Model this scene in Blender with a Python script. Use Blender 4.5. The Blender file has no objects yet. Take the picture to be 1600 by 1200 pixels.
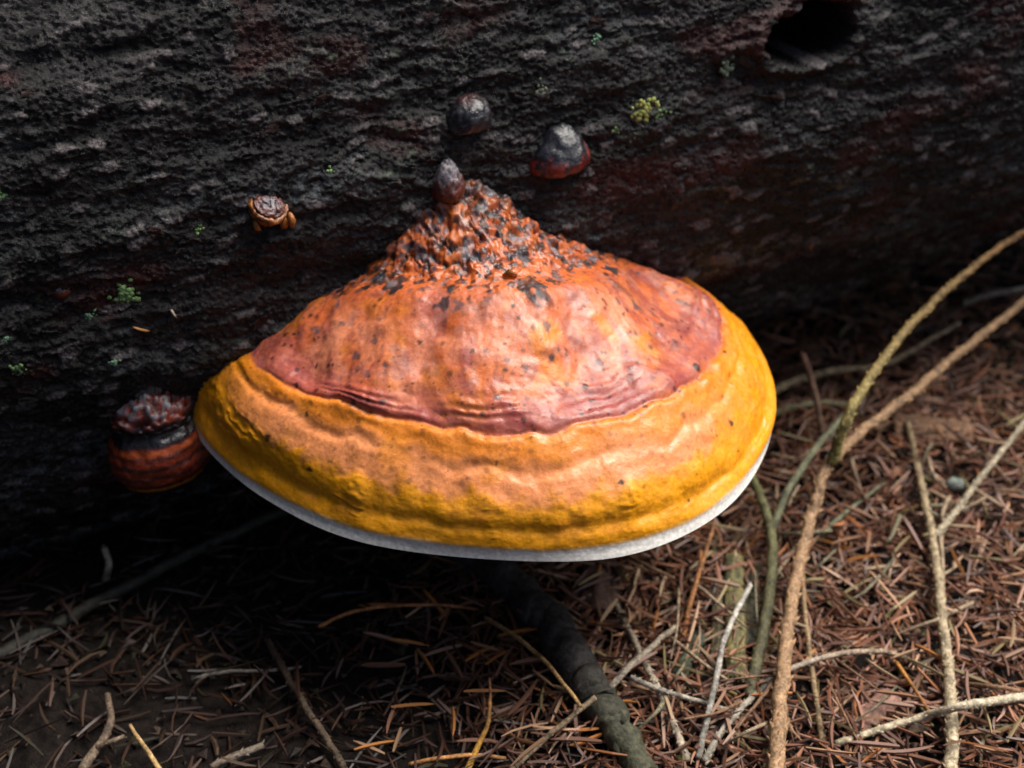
import bpy, math, random
import numpy as np
from mathutils import Vector, Matrix

R_ = math.radians
rng = np.random.default_rng(7)
random.seed(7)
SC = bpy.context.scene
COL = SC.collection

# ------------------------------------------------------------------ camera
PITCH = R_(32.0)
CAM = np.array([0.0, -0.43, 0.273])
FPX = 1931.0                      # focal length in pixels of the 1600 px wide photograph
cam_d = bpy.data.cameras.new("camera")
cam_d.sensor_width = 36.0
cam_d.lens = 36.0 * FPX / 1600.0
cam_d.clip_start = 0.01
cam_d.clip_end = 500.0
cam_d.dof.use_dof = True
cam_d.dof.focus_distance = 0.405
cam_d.dof.aperture_fstop = 9.0
cam = bpy.data.objects.new("camera", cam_d)
COL.objects.link(cam)
cam.location = CAM
cam.rotation_euler = (math.pi / 2 - PITCH, 0, 0)
SC.camera = cam

# ------------------------------------------------------------------ sky, sun, exposure
SUN_ELEV, SUN_AZ = R_(62.0), R_(70.0)       # azimuth measured from +Y (away from the camera) towards +X
world = bpy.data.worlds.new("World")
SC.world = world
world.use_nodes = True
wn = world.node_tree
wn.nodes.clear()
sky = wn.nodes.new("ShaderNodeTexSky")
sky.sky_type = 'NISHITA'
sky.sun_disc = False
sky.sun_elevation = SUN_ELEV
sky.sun_rotation = SUN_AZ
sky.dust_density = 4.0
sky.ozone_density = 0.6
bg = wn.nodes.new("ShaderNodeBackground")
bg.inputs['Strength'].default_value = 0.085
wo = wn.nodes.new("ShaderNodeOutputWorld")
wn.links.new(sky.outputs[0], bg.inputs[0])
wn.links.new(bg.outputs[0], wo.inputs[0])
sun_d = bpy.data.lights.new("sun", 'SUN')
sun_d.energy = 5.0
sun_d.angle = R_(38.0)
sun_d.color = (1.0, 0.96, 0.90)
sun = bpy.data.objects.new("sun", sun_d)
COL.objects.link(sun)
sd = Vector((math.sin(SUN_AZ) * math.cos(SUN_ELEV), math.cos(SUN_AZ) * math.cos(SUN_ELEV), math.sin(SUN_ELEV)))
sun.rotation_euler = sd.to_track_quat('Z', 'Y').to_euler()
sun.location = sd * 5
SC.view_settings.view_transform = 'Standard'
SC.view_settings.look = 'None'
SC.view_settings.gamma = 1.0
SC.view_settings.exposure = 0.25
SC.render.engine = 'CYCLES'
SC.cycles.use_denoising = True
SC.cycles.max_bounces = 5

# ------------------------------------------------------------------ numeric helpers
_G = rng.normal(size=(256, 3))
_G /= np.linalg.norm(_G, axis=1, keepdims=True)

def _hash(i, j, k, seed):
    h = (i.astype(np.int64) * 73856093) ^ (j.astype(np.int64) * 19349663) ^ (k.astype(np.int64) * 83492791) ^ (seed * 2654435761)
    h = (h ^ (h >> 13)) * 1274126177
    return (h ^ (h >> 16)) & 0x7fffffff

def perlin(p, seed=0):
    p = np.asarray(p, dtype=np.float64)
    f0 = np.floor(p)
    f = p - f0
    i0 = f0.astype(np.int64)
    w = f * f * f * (f * (f * 6 - 15) + 10)
    out = np.zeros(len(p))
    for dx in (0, 1):
        for dy in (0, 1):
            for dz in (0, 1):
                g = _G[_hash(i0[:, 0] + dx, i0[:, 1] + dy, i0[:, 2] + dz, seed) & 255]
                d = f - np.array([dx, dy, dz])
                ww = (w[:, 0] if dx else 1 - w[:, 0]) * (w[:, 1] if dy else 1 - w[:, 1]) * (w[:, 2] if dz else 1 - w[:, 2])
                out += ww * np.einsum('ij,ij->i', g, d)
    return out * 1.5

def fbm(p, octv=4, seed=0, gain=0.5, lac=2.0):
    p = np.asarray(p, dtype=np.float64)
    a, s, o = 1.0, 0.0, np.zeros(len(p))
    for k in range(octv):
        o += a * perlin(p, seed + k * 17)
        s += a
        a *= gain
        p = p * lac
    return o / s

def worley2(u, v, seed=0):
    """cells in 2D: nearest distance, second distance, cell random, offset to the cell's point"""
    i0, j0 = np.floor(u).astype(np.int64), np.floor(v).astype(np.int64)
    d1 = np.full(u.shape, 9.0); d2 = np.full(u.shape, 9.0)
    cid = np.zeros(u.shape); ou = np.zeros(u.shape); ov = np.zeros(u.shape)
    for di in (-1, 0, 1):
        for dj in (-1, 0, 1):
            h = _hash(i0 + di, j0 + dj, i0 * 0 + 5, seed)
            px = i0 + di + (h & 1023) / 1023.0
            py = j0 + dj + ((h >> 10) & 1023) / 1023.0
            d = np.sqrt((u - px) ** 2 + (v - py) ** 2)
            near = d < d1
            d2 = np.where(near, d1, np.minimum(d2, d))
            d1 = np.where(near, d, d1)
            cid = np.where(near, ((h >> 20) & 1023) / 1023.0, cid)
            ou = np.where(near, u - px, ou); ov = np.where(near, v - py, ov)
    return d1, d2, cid, ou, ov

def worley3(p, seed=0):
    i0 = np.floor(p).astype(np.int64)
    d1 = np.full(len(p), 9.0); d2 = np.full(len(p), 9.0); cid = np.zeros(len(p))
    for di in (-1, 0, 1):
        for dj in (-1, 0, 1):
            for dk in (-1, 0, 1):
                h = _hash(i0[:, 0] + di, i0[:, 1] + dj, i0[:, 2] + dk, seed)
                h2 = _hash(i0[:, 0] + di + 91, i0[:, 1] + dj, i0[:, 2] + dk, seed + 1)
                q = i0 + [di, dj, dk] + np.stack([h & 1023, (h >> 10) & 1023, h2 & 1023], -1) / 1023.0
                d = np.sqrt(((p - q) ** 2).sum(1))
                near = d < d1
                d2 = np.where(near, d1, np.minimum(d2, d)); d1 = np.where(near, d, d1)
                cid = np.where(near, ((h2 >> 10) & 1023) / 1023.0, cid)
    return d1, d2, cid

def sstep(a, b, x):
    t = np.clip((x - a) / (b - a), 0, 1)
    return t * t * (3 - 2 * t)

def mixc(c, new, m):
    return c * (1 - m[:, None]) + np.asarray(new, float) * m[:, None]

def catmull(pts, n):
    """n points along a Catmull-Rom spline through pts (any dimension)"""
    P = np.asarray(pts, float)
    if len(P) == 2:
        t = np.linspace(0, 1, n)[:, None]
        return P[0] * (1 - t) + P[1] * t
    Q = np.vstack([2 * P[0] - P[1], P, 2 * P[-1] - P[-2]])
    t = np.linspace(0, len(P) - 1, n)
    k = np.minimum(t.astype(int), len(P) - 2)
    f = (t - k)[:, None]
    a, b, c, d = Q[k], Q[k + 1], Q[k + 2], Q[k + 3]
    return 0.5 * (2 * b + (c - a) * f + (2 * a - 5 * b + 4 * c - d) * f ** 2 + (-a + 3 * b - 3 * c + d) * f ** 3)

def ray(px, py):
    """direction of a photo pixel, scaled so that its forward (y) component is 1"""
    dx, dy = px - 800.0, py - 600.0
    c, s = math.cos(PITCH), math.sin(PITCH)
    yy = FPX * c - dy * s
    zz = -(FPX * s + dy * c)
    return np.array([dx / yy, 1.0, zz / yy])

def at_y(px, py, y):
    return CAM + ray(px, py) * (y - CAM[1])

def at_z(px, py, z):
    r = ray(px, py)
    return CAM + r * ((z - CAM[2]) / r[2])

# ------------------------------------------------------------------ object helpers
def mesh_obj(name, V, F, mat, parent=None, smooth=True, col=None, label=None, cat=None, group=None, kind=None):
    me = bpy.data.meshes.new(name)
    V = np.asarray(V, dtype=np.float32)
    if isinstance(F, np.ndarray):
        nf, k = F.shape
        me.vertices.add(len(V)); me.vertices.foreach_set("co", V.ravel())
        me.loops.add(nf * k); me.loops.foreach_set("vertex_index", F.astype(np.int32).ravel())
        me.polygons.add(nf)
        me.polygons.foreach_set("loop_start", np.arange(0, nf * k, k, dtype=np.int32))
        me.polygons.foreach_set("loop_total", np.full(nf, k, dtype=np.int32))
        me.update(calc_edges=True)
    else:
        me.from_pydata(V.tolist(), [], F)
    me.validate()
    me.polygons.foreach_set("use_smooth", np.full(len(me.polygons), smooth, dtype=bool))
    if col is not None:
        c4 = np.ones((len(V), 4), dtype=np.float32)
        c4[:, :3] = col
        at = me.attributes.new("tint", 'FLOAT_COLOR', 'POINT')
        at.data.foreach_set("color", c4.ravel())
    me.materials.append(mat)
    o = bpy.data.objects.new(name, me)
    COL.objects.link(o)
    if parent is not None:
        o.parent = parent
        o.matrix_parent_inverse = Matrix.Translation(-parent.location)
    tag(o, label, cat, group, kind)
    return o

def tag(o, label=None, cat=None, group=None, kind=None):
    for k, v in (("label", label), ("category", cat), ("group", group), ("kind", kind)):
        if v:
            o[k] = v
    return o

def empty(name, loc, label, cat, group=None):
    e = bpy.data.objects.new(name, None)
    e.empty_display_size = 0.01
    COL.objects.link(e)
    e.location = [float(v) for v in loc]
    return tag(e, label, cat, group)

def grid_faces(n, m, wrap=False):
    """quads of an n x m vertex grid (row-major); wrap joins last column to first"""
    i = np.arange(n - 1)[:, None]
    j = np.arange(m if wrap else m - 1)[None, :]
    j2 = (j + 1) % m
    return np.stack(np.broadcast_arrays(i * m + j, i * m + j2, (i + 1) * m + j2, (i + 1) * m + j), -1).reshape(-1, 4)

def grid_normals(P):
    du = np.gradient(P, axis=1); dv = np.gradient(P, axis=0)
    n = np.cross(du, dv)
    return n / (np.linalg.norm(n, axis=2, keepdims=True) + 1e-12)

# ------------------------------------------------------------------ materials
def material(name, base=None, rough=0.5, spec=0.5, attr=False, noise=None, bump=None, rough_noise=None, island=None, coat=0.0, transl=0.0):
    m = bpy.data.materials.new(name)
    m.use_nodes = True
    nt = m.node_tree
    b = nt.nodes["Principled BSDF"]
    b.inputs['Roughness'].default_value = rough
    b.inputs['Specular IOR Level'].default_value = spec
    b.inputs['Coat Weight'].default_value = coat
    b.inputs['Coat Roughness'].default_value = 0.15
    tc = nt.nodes.new("ShaderNodeTexCoord")
    src = None
    if attr:
        a = nt.nodes.new("ShaderNodeAttribute"); a.attribute_name = "tint"
        src = a.outputs['Color']
    if noise:                                  # (scale, dark multiplier, light multiplier)
        nz = nt.nodes.new("ShaderNodeTexNoise")
        nz.inputs['Scale'].default_value = noise[0]; nz.inputs['Detail'].default_value = 6
        nt.links.new(tc.outputs['Object'], nz.inputs['Vector'])
        mr = nt.nodes.new("ShaderNodeMapRange")
        mr.inputs[1].default_value = 0.3; mr.inputs[2].default_value = 0.7
        mr.inputs[3].default_value = noise[1]; mr.inputs[4].default_value = noise[2]
        nt.links.new(nz.outputs[0], mr.inputs[0])
        mx = nt.nodes.new("ShaderNodeMix"); mx.data_type = 'RGBA'; mx.blend_type = 'MULTIPLY'
        mx.inputs[0].default_value = 1.0
        if src is not None:
            nt.links.new(src, mx.inputs[6])
        else:
            mx.inputs[6].default_value = (*base, 1)
        nt.links.new(mr.outputs[0], mx.inputs[7])
        src = mx.outputs[2]
    if src is not None:
        nt.links.new(src, b.inputs['Base Color'])
    elif base is not None:
        b.inputs['Base Color'].default_value = (*base, 1)
    if rough_noise:                            # (scale, lo, hi)
        nz = nt.nodes.new("ShaderNodeTexNoise")
        nz.inputs['Scale'].default_value = rough_noise[0]; nz.inputs['Detail'].default_value = 5
        nt.links.new(tc.outputs['Object'], nz.inputs['Vector'])
        mr = nt.nodes.new("ShaderNodeMapRange")
        mr.inputs[1].default_value = 0.35; mr.inputs[2].default_value = 0.65
        mr.inputs[3].default_value = rough_noise[1]; mr.inputs[4].default_value = rough_noise[2]
        nt.links.new(nz.outputs[0], mr.inputs[0])
        nt.links.new(mr.outputs[0], b.inputs['Roughness'])
    if bump:                                   # list of (scale, distance)
        prev = None
        for sc_, dist in bump:
            nz = nt.nodes.new("ShaderNodeTexNoise")
            nz.inputs['Scale'].default_value = sc_; nz.inputs['Detail'].default_value = 6
            nz.inputs['Roughness'].default_value = 0.6
            nt.links.new(tc.outputs['Object'], nz.inputs['Vector'])
            bp = nt.nodes.new("ShaderNodeBump")
            bp.inputs['Strength'].default_value = 1.0
            bp.inputs['Distance'].default_value = dist
            nt.links.new(nz.outputs[0], bp.inputs['Height'])
            if prev is not None:
                nt.links.new(prev, bp.inputs['Normal'])
            prev = bp.outputs[0]
        nt.links.new(prev, b.inputs['Normal'])
    return m

M_bark = material("wet_bark", attr=True, spec=0.40, noise=(1100, 0.05, 2.6), rough_noise=(420, 0.10, 0.48), bump=[(800, 0.0008), (2400, 0.0005)])
M_cap = material("conk_cap", attr=True, spec=0.5, noise=(700, 0.80, 1.16), rough_noise=(140, 0.30, 0.55), bump=[(260, 0.00022), (900, 0.00012), (2600, 0.00005)])
M_pore = material("conk_pores", base=(0.72, 0.68, 0.60), rough=0.8, spec=0.2, noise=(60, 0.85, 1.05), bump=[(3000, 0.0001)])
M_nub = material("young_conk_crust", attr=True, spec=0.7, rough_noise=(300, 0.14, 0.42), noise=(500, 0.6, 1.3), bump=[(500, 0.0004), (1600, 0.0002)])
M_soil = material("forest_soil", base=(0.012, 0.0085, 0.007), rough=0.9, spec=0.15, noise=(220, 0.4, 1.7), bump=[(150, 0.003), (600, 0.001)])
M_needle = material("dry_needle", attr=True, rough=0.5, spec=0.45)
M_twig = material("twig_bark", attr=True, rough=0.65, spec=0.35, noise=(900, 0.45, 1.45), bump=[(1500, 0.0003)])
M_wood = material("rotten_wood", attr=True, rough=0.7, spec=0.3, noise=(500, 0.45, 1.5), bump=[(500, 0.0008)])
M_lichen = material("lichen", attr=True, rough=0.85, spec=0.2, noise=(900, 0.6, 1.3), bump=[(1500, 0.0005)])
M_resin = material("amber_resin", base=(0.55, 0.20, 0.03), rough=0.06, spec=0.6, noise=(300, 0.7, 1.2))
M_resin.node_tree.nodes["Principled BSDF"].inputs['Transmission Weight'].default_value = 0.6
M_stone = material("grey_pebble", base=(0.25, 0.29, 0.25), rough=0.6, spec=0.4, noise=(300, 0.6, 1.2), bump=[(400, 0.0004)])

# ------------------------------------------------------------------ ground
LOG_YAW = R_(21.0)
LOG_TILT = R_(6.0)
AX = np.array([math.cos(LOG_YAW) * math.cos(LOG_TILT), math.sin(LOG_YAW) * math.cos(LOG_TILT), math.sin(LOG_TILT)])   # along the log, away to the right
NRM = np.array([math.sin(LOG_YAW), -math.cos(LOG_YAW), 0.0])        # out of the log, towards the camera
UPL = np.cross(NRM, AX) * -1.0                                       # up, square to the log
LOG_R, LOG_Z = 0.20, 0.100
LOG_C = np.array([-0.022, -0.006, LOG_Z]) - NRM * LOG_R              # a point of the log's axis

def ground_z(x, y):
    x = np.asarray(x, float); y = np.asarray(y, float)
    p = np.stack([x, y, 0 * x], -1).reshape(-1, 3)
    n = 0.007 * fbm(p * 9 + 3.1, 3, 11) + 0.004 * fbm(p * 34, 3, 5)
    far = np.sqrt(x ** 2 + y ** 2).ravel()
    n = n + 0.35 * sstep(1.2, 9, far) * fbm(p * 0.35, 3, 31)
    n = n + (0.8 * sstep(0.75, 2.6, -y + 0.25 * np.sin(x * 1.3)) * (1 - 0.25 * np.sin(x * 0.9 + 1))).ravel()  # bank behind the camera, added to block low sky light
    n = n + 0.012 * np.exp(-(((x - 0.20) / 0.07) ** 2 + ((y - 0.06) / 0.05) ** 2)).ravel()
    return (-0.078 + n).reshape(x.shape)

def build_ground():
    def axis(c):
        fine = np.linspace(-0.6, 0.6, 150) + c
        k = np.geomspace(0.02, 70, 45)
        return np.concatenate([(fine[0] - k)[::-1], fine, fine[-1] + k])
    X, Y = np.meshgrid(axis(0.0), axis(-0.05))
    Z = ground_z(X, Y)
    V = np.stack([X, Y, Z], -1).reshape(-1, 3)
    return mesh_obj("ground", V, grid_faces(*X.shape), M_soil, kind="structure")
build_ground()

# ------------------------------------------------------------------ fallen log
def log_point(s, a, h=0.0):
    """s metres along the axis, a angle above the horizontal towards the camera, h height off the bark"""
    s = np.asarray(s, float); a = np.asarray(a, float)
    r = LOG_R * (1 - 0.05 * s) + h
    return (LOG_C + s[..., None] * AX + (r * np.cos(a))[..., None] * NRM + (r * np.sin(a))[..., None] * UPL)

def log_macro(s, a):
    sh, shp = np.asarray(s, float).ravel(), np.asarray(s).shape
    ar = (np.asarray(a, float) * LOG_R).ravel()
    p = np.stack([sh, ar, 0 * sh], -1)
    h = 0.012 * fbm(p * [3, 7, 1] + 7, 2, 41) + 0.006 * fbm(p * [9, 28, 1], 3, 42)
    # knot hole near the top right and the hump the big conk grows from
    return h.reshape(shp)

HOLE = None
def solve_log(px, py):
    """where the ray of a photo pixel meets the log (macro surface)"""
    dy = np.linspace(0.25, 0.8, 1200)
    p = CAM + dy[:, None] * ray(px, py)
    q = p - LOG_C
    s = q @ AX
    rad = q - s[:, None] * AX
    a = np.arctan2(rad @ UPL, rad @ NRM)
    gap = np.linalg.norm(rad, axis=1) - LOG_R * (1 - 0.05 * s) - log_macro(s, a)
    hit = np.nonzero(gap <= 0)[0]
    k = hit[0] if len(hit) else int(np.argmin(gap))
    return float(s[k]), float(a[k]), p[k]

HOLE = solve_log(1270, 38)

def bark_height(s, a, color=False):
    shp = np.asarray(s).shape
    sh = np.asarray(s, float).ravel(); ar = (np.asarray(a, float) * LOG_R).ravel()
    h = log_macro(sh, ar / LOG_R)
    p = np.stack([sh, ar, 0 * sh], -1)
    wu = 0.006 * fbm(p * [40, 70, 1], 3, 51); wv = 0.004 * fbm(p * [50, 90, 1] + 5, 3, 52)
    u, v = sh + wu, ar + wv
    # long ridges running along the log
    rid = 1 - np.abs(perlin(np.stack([u * 13, v * 62, 0 * u], -1), 61)) * 2.2
    rid2 = 1 - np.abs(perlin(np.stack([u * 30, v * 130, 0 * u + 4], -1), 62)) * 2.2
    # scales of two sizes, each with its own height and tilt
    d1, d2, c1, ou, ov = worley2(u / 0.020, v / 0.0085, 71)
    e1 = np.clip((d2 - d1) / 0.16, 0, 1)
    f1, f2, c2, ou2, ov2 = worley2(u / 0.0062, v / 0.0030, 72)
    e2 = np.clip((f2 - f1) / 0.25, 0, 1)
    fine = fbm(p * [520, 980, 1], 3, 81)
    mod = sstep(-0.15, 0.35, fbm(p * [7, 16, 1] + 2, 2, 63))
    hh = (0.0009 * rid + 0.0008 * rid2 + mod * (0.0018 * (c1 - 0.5) + 0.0016 * (c1 - 0.45) * -ov + 0.0004 * e1)
          + (0.0012 * (c2 - 0.5) + 0.0014 * (c2 - 0.5) * ov2) + 0.0003 * e2 + 0.0015 * fine + 0.0009 * perlin(p * [900, 1500, 1], 82))
    if HOLE is not None:
        du = (sh - HOLE[0]) / 0.019; dv = (ar - HOLE[1] * LOG_R - 0.003) / 0.011
        dd = du * du + dv * dv + 0.9 * fbm(p * 80, 4, 91)
        hole = sstep(1.2, 0.5, dd)
        hh = hh - 0.050 * hole + 0.002 * np.exp(-((dd - 1.7) / 0.5) ** 2)
    tot = (h + hh).reshape(shp)
    if not color:
        return tot
    patch = fbm(p * [14, 26, 1], 4, 101); patch2 = fbm(p * [20, 36, 1] + 9, 4, 102); spk = fbm(p * [130, 240, 1], 3, 103)
    c = np.tile(np.array([0.0042, 0.0034, 0.0034]), (len(sh), 1))
    c = mixc(c, (0.018, 0.0155, 0.016), sstep(0.35, 0.9, c1) * 0.8)
    c = mixc(c, (0.038, 0.0075, 0.006), sstep(0.10, 0.30, patch) * 0.8)
    c = mixc(c, (0.040, 0.044, 0.040), sstep(0.05, 0.35, patch2) * sstep(0.3, 0.9, c2) * 0.75)
    c = mixc(c, (0.085, 0.11, 0.072), sstep(0.22, 0.42, spk) * sstep(-0.05, 0.3, patch2) * 0.7)
    c = mixc(c, (0.058, 0.066, 0.070), sstep(0.0, 0.30, fbm(p * [9, 20, 1] + 31, 4, 104) - 0.04 + 0.30 * (ar / LOG_R) - 0.25 * sh) * sstep(-0.05, 0.22, fbm(p * [170, 330, 1], 3, 105)) * 0.85)  # lichen grey film that also paints in the cool sheen at upper left
    c = mixc(c, (0.10, 0.085, 0.085), sstep(0.88, 0.99, c2) * 0.8)
    return tot, c

def nonuniform(lo, hi, nfine, olo, ohi, ncoarse):
    left = lo - (np.geomspace(1, 1 + (lo - olo) / 0.002, ncoarse) - 1)[1:] * 0.002
    right = hi + (np.geomspace(1, 1 + (ohi - hi) / 0.002, ncoarse) - 1)[1:] * 0.002
    return np.concatenate([left[::-1], np.linspace(lo, hi, nfine), right])

LOG = empty("fallen_log", log_point(np.array(0.0), np.array(-1.4)),
            "dark wet fallen tree trunk with rough flaking bark lying across the forest floor", "log")
def build_log():
    s = nonuniform(-0.27, 0.47, 820, -0.66, 3.0, 26)
    a = nonuniform(R_(-60), R_(52), 500, R_(-179.9), R_(179.9), 22)
    S, A = np.meshgrid(s, a)
    H, C = bark_height(S, A, True)
    P = log_point(S, A, H).reshape(-1, 3)
    n, m = S.shape
    body = mesh_obj("bark", P, grid_faces(n, m), M_bark, LOG, col=C)
    for k, nm in ((0, "cut_end"), (m - 1, "cut_end")):
        ring = P.reshape(n, m, 3)[::4, k]
        V = np.vstack([ring, ring.mean(0)])
        q = len(ring)
        mesh_obj(nm, V, [(i, (i + 1) % q, q) for i in range(q)], M_wood, LOG, col=np.full((q + 1, 3), 0.12))
    return body
build_log()

def build_added_root_plate():
    """unseen upturned root disc, added at the foot of the tree to cut sky light"""
    nr, m = 34, 96
    th = np.linspace(0, 2 * math.pi, m, endpoint=False)
    V = []
    for side in (1, -1):
        for r in (np.linspace(0.02, 1, nr) if side > 0 else np.linspace(1, 0.02, nr)):
            q = np.stack([np.cos(th) * r, np.sin(th) * r, np.full(m, side * 0.5)], -1)
            rag = 1 + 0.16 * fbm(q * 2.1 + 4, 3, 601)
            wd = (0.10 * (1 - 0.7 * r * r) + 0.05 * fbm(q * 4, 4, 602)) * side
            V.append(LOG_C - AX * 0.62 + AX * wd[:, None] + (0.72 * r * rag * np.cos(th))[:, None] * NRM + (0.72 * r * rag * np.sin(th))[:, None] * UPL)
    mesh_obj("added_root_plate", np.vstack(V), grid_faces(2 * nr, m, True), M_soil, LOG, label="added upturned root plate out of view, blocking low sky light")
    for k in range(14):  # roots fanning from the added plate, also out of view
        a = k * 0.45 + rng.uniform(-.1, .1)
        d = math.cos(a) * NRM + math.sin(a) * UPL
        o = LOG_C - AX * 0.66
        P = [o + d * 0.15, o + d * 0.5 - AX * rng.uniform(0, .06), o + d * rng.uniform(.75, 1.0) + rng.normal(0, .06, 3)]
        C3 = catmull(P, 24)
        T, Fq, _ = tube(C3, 0.03, 0.008, 10, 0.2, k)
        mesh_obj("root", T, Fq, M_wood, LOG, col=np.tile([0.07, 0.045, 0.03], (len(T), 1)))

def log_frame(px, py, lift=0.0):
    """point on the bark under a pixel with outward normal n, along-axis t and up-the-bark b"""
    s, a, _ = solve_log(px, py)
    h = float(bark_height(np.array([s]), np.array([a]))[0])
    p = log_point(np.array(s), np.array(a), h + lift)
    n = math.cos(a) * NRM + math.sin(a) * UPL
    b = -math.sin(a) * NRM + math.cos(a) * UPL
    return p, n, AX.copy(), b

def build_flakes():
    """loose scales of bark: thin, bent, ragged plates"""
    meshes = []
    for k in range(10):
        n = 9
        ang = np.sort(rng.uniform(0, 2 * math.pi, n)); 
        ang = np.linspace(0, 2 * math.pi, n, endpoint=False) + rng.uniform(-.25, .25, n)
        rr = rng.uniform(0.6, 1.1, n)
        ex = np.stack([np.cos(ang) * rr, np.sin(ang) * rr * rng.uniform(0.38, 0.6)], -1)
        z = 0.10 * rng.normal(size=n) + 0.18 * ex[:, 0] ** 2
        top = np.column_stack([ex, z + 0.07]); bot = np.column_stack([ex * 1.02, z - 0.10])
        V = np.vstack([top, bot, [[0, 0, 0.12]], [[0, 0, -0.1]]])
        F = [(i, (i + 1) % n, 2 * n) for i in range(n)] + [((i + 1) % n + n, i + n, 2 * n + 1) for i in range(n)]
        F += [(i, i + n, (i + 1) % n + n, (i + 1) % n) for i in range(n)]
        me = bpy.data.meshes.new("bark_flake"); me.from_pydata(V.tolist(), [], F)
        g = rng.uniform(0, 1)
        base = np.array([0.010, 0.009, 0.009]) * (1 - g) + np.array([0.030, 0.031, 0.030]) * g
        if k % 5 == 0: base = np.array([0.032, 0.011, 0.009])
        at = me.attributes.new("tint", 'FLOAT_COLOR', 'POINT')
        at.data.foreach_set("color", np.tile(np.append(base, 1).astype(np.float32), len(V)))
        me.materials.append(M_bark)
        meshes.append(me)
    cnt = 0
    S = rng.uniform(-0.26, 0.42, 295); A = rng.uniform(R_(-28), R_(42), 295)
    Hs = bark_height(S, A)
    for s, a, h in zip(S, A, Hs):
        o = bpy.data.objects.new("bark_flake", meshes[cnt % 10]); COL.objects.link(o)
        p = log_point(np.array(s), np.array(a), h + 0.0006)
        n = Vector(math.cos(a) * NRM + math.sin(a) * UPL); t = Vector(AX); b = n.cross(t)
        rot = Matrix((t, b, n)).transposed().to_4x4()
        sz = random.choice([0.0015, 0.002, 0.0026, 0.0036])
        tilt = Matrix.Rotation(random.gauss(0, .25), 4, 'Z') @ Matrix.Rotation(random.gauss(0.12, .22), 4, 'X') @ Matrix.Rotation(random.gauss(0, .12), 4, 'Y')
        W = Matrix.Translation(Vector(p)) @ rot @ tilt @ Matrix.Diagonal((sz, sz, sz, 1))
        o.parent = LOG
        o.matrix_parent_inverse = Matrix.Translation(-LOG.location)
        o.matrix_basis = W
        cnt += 1
build_flakes()

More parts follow.
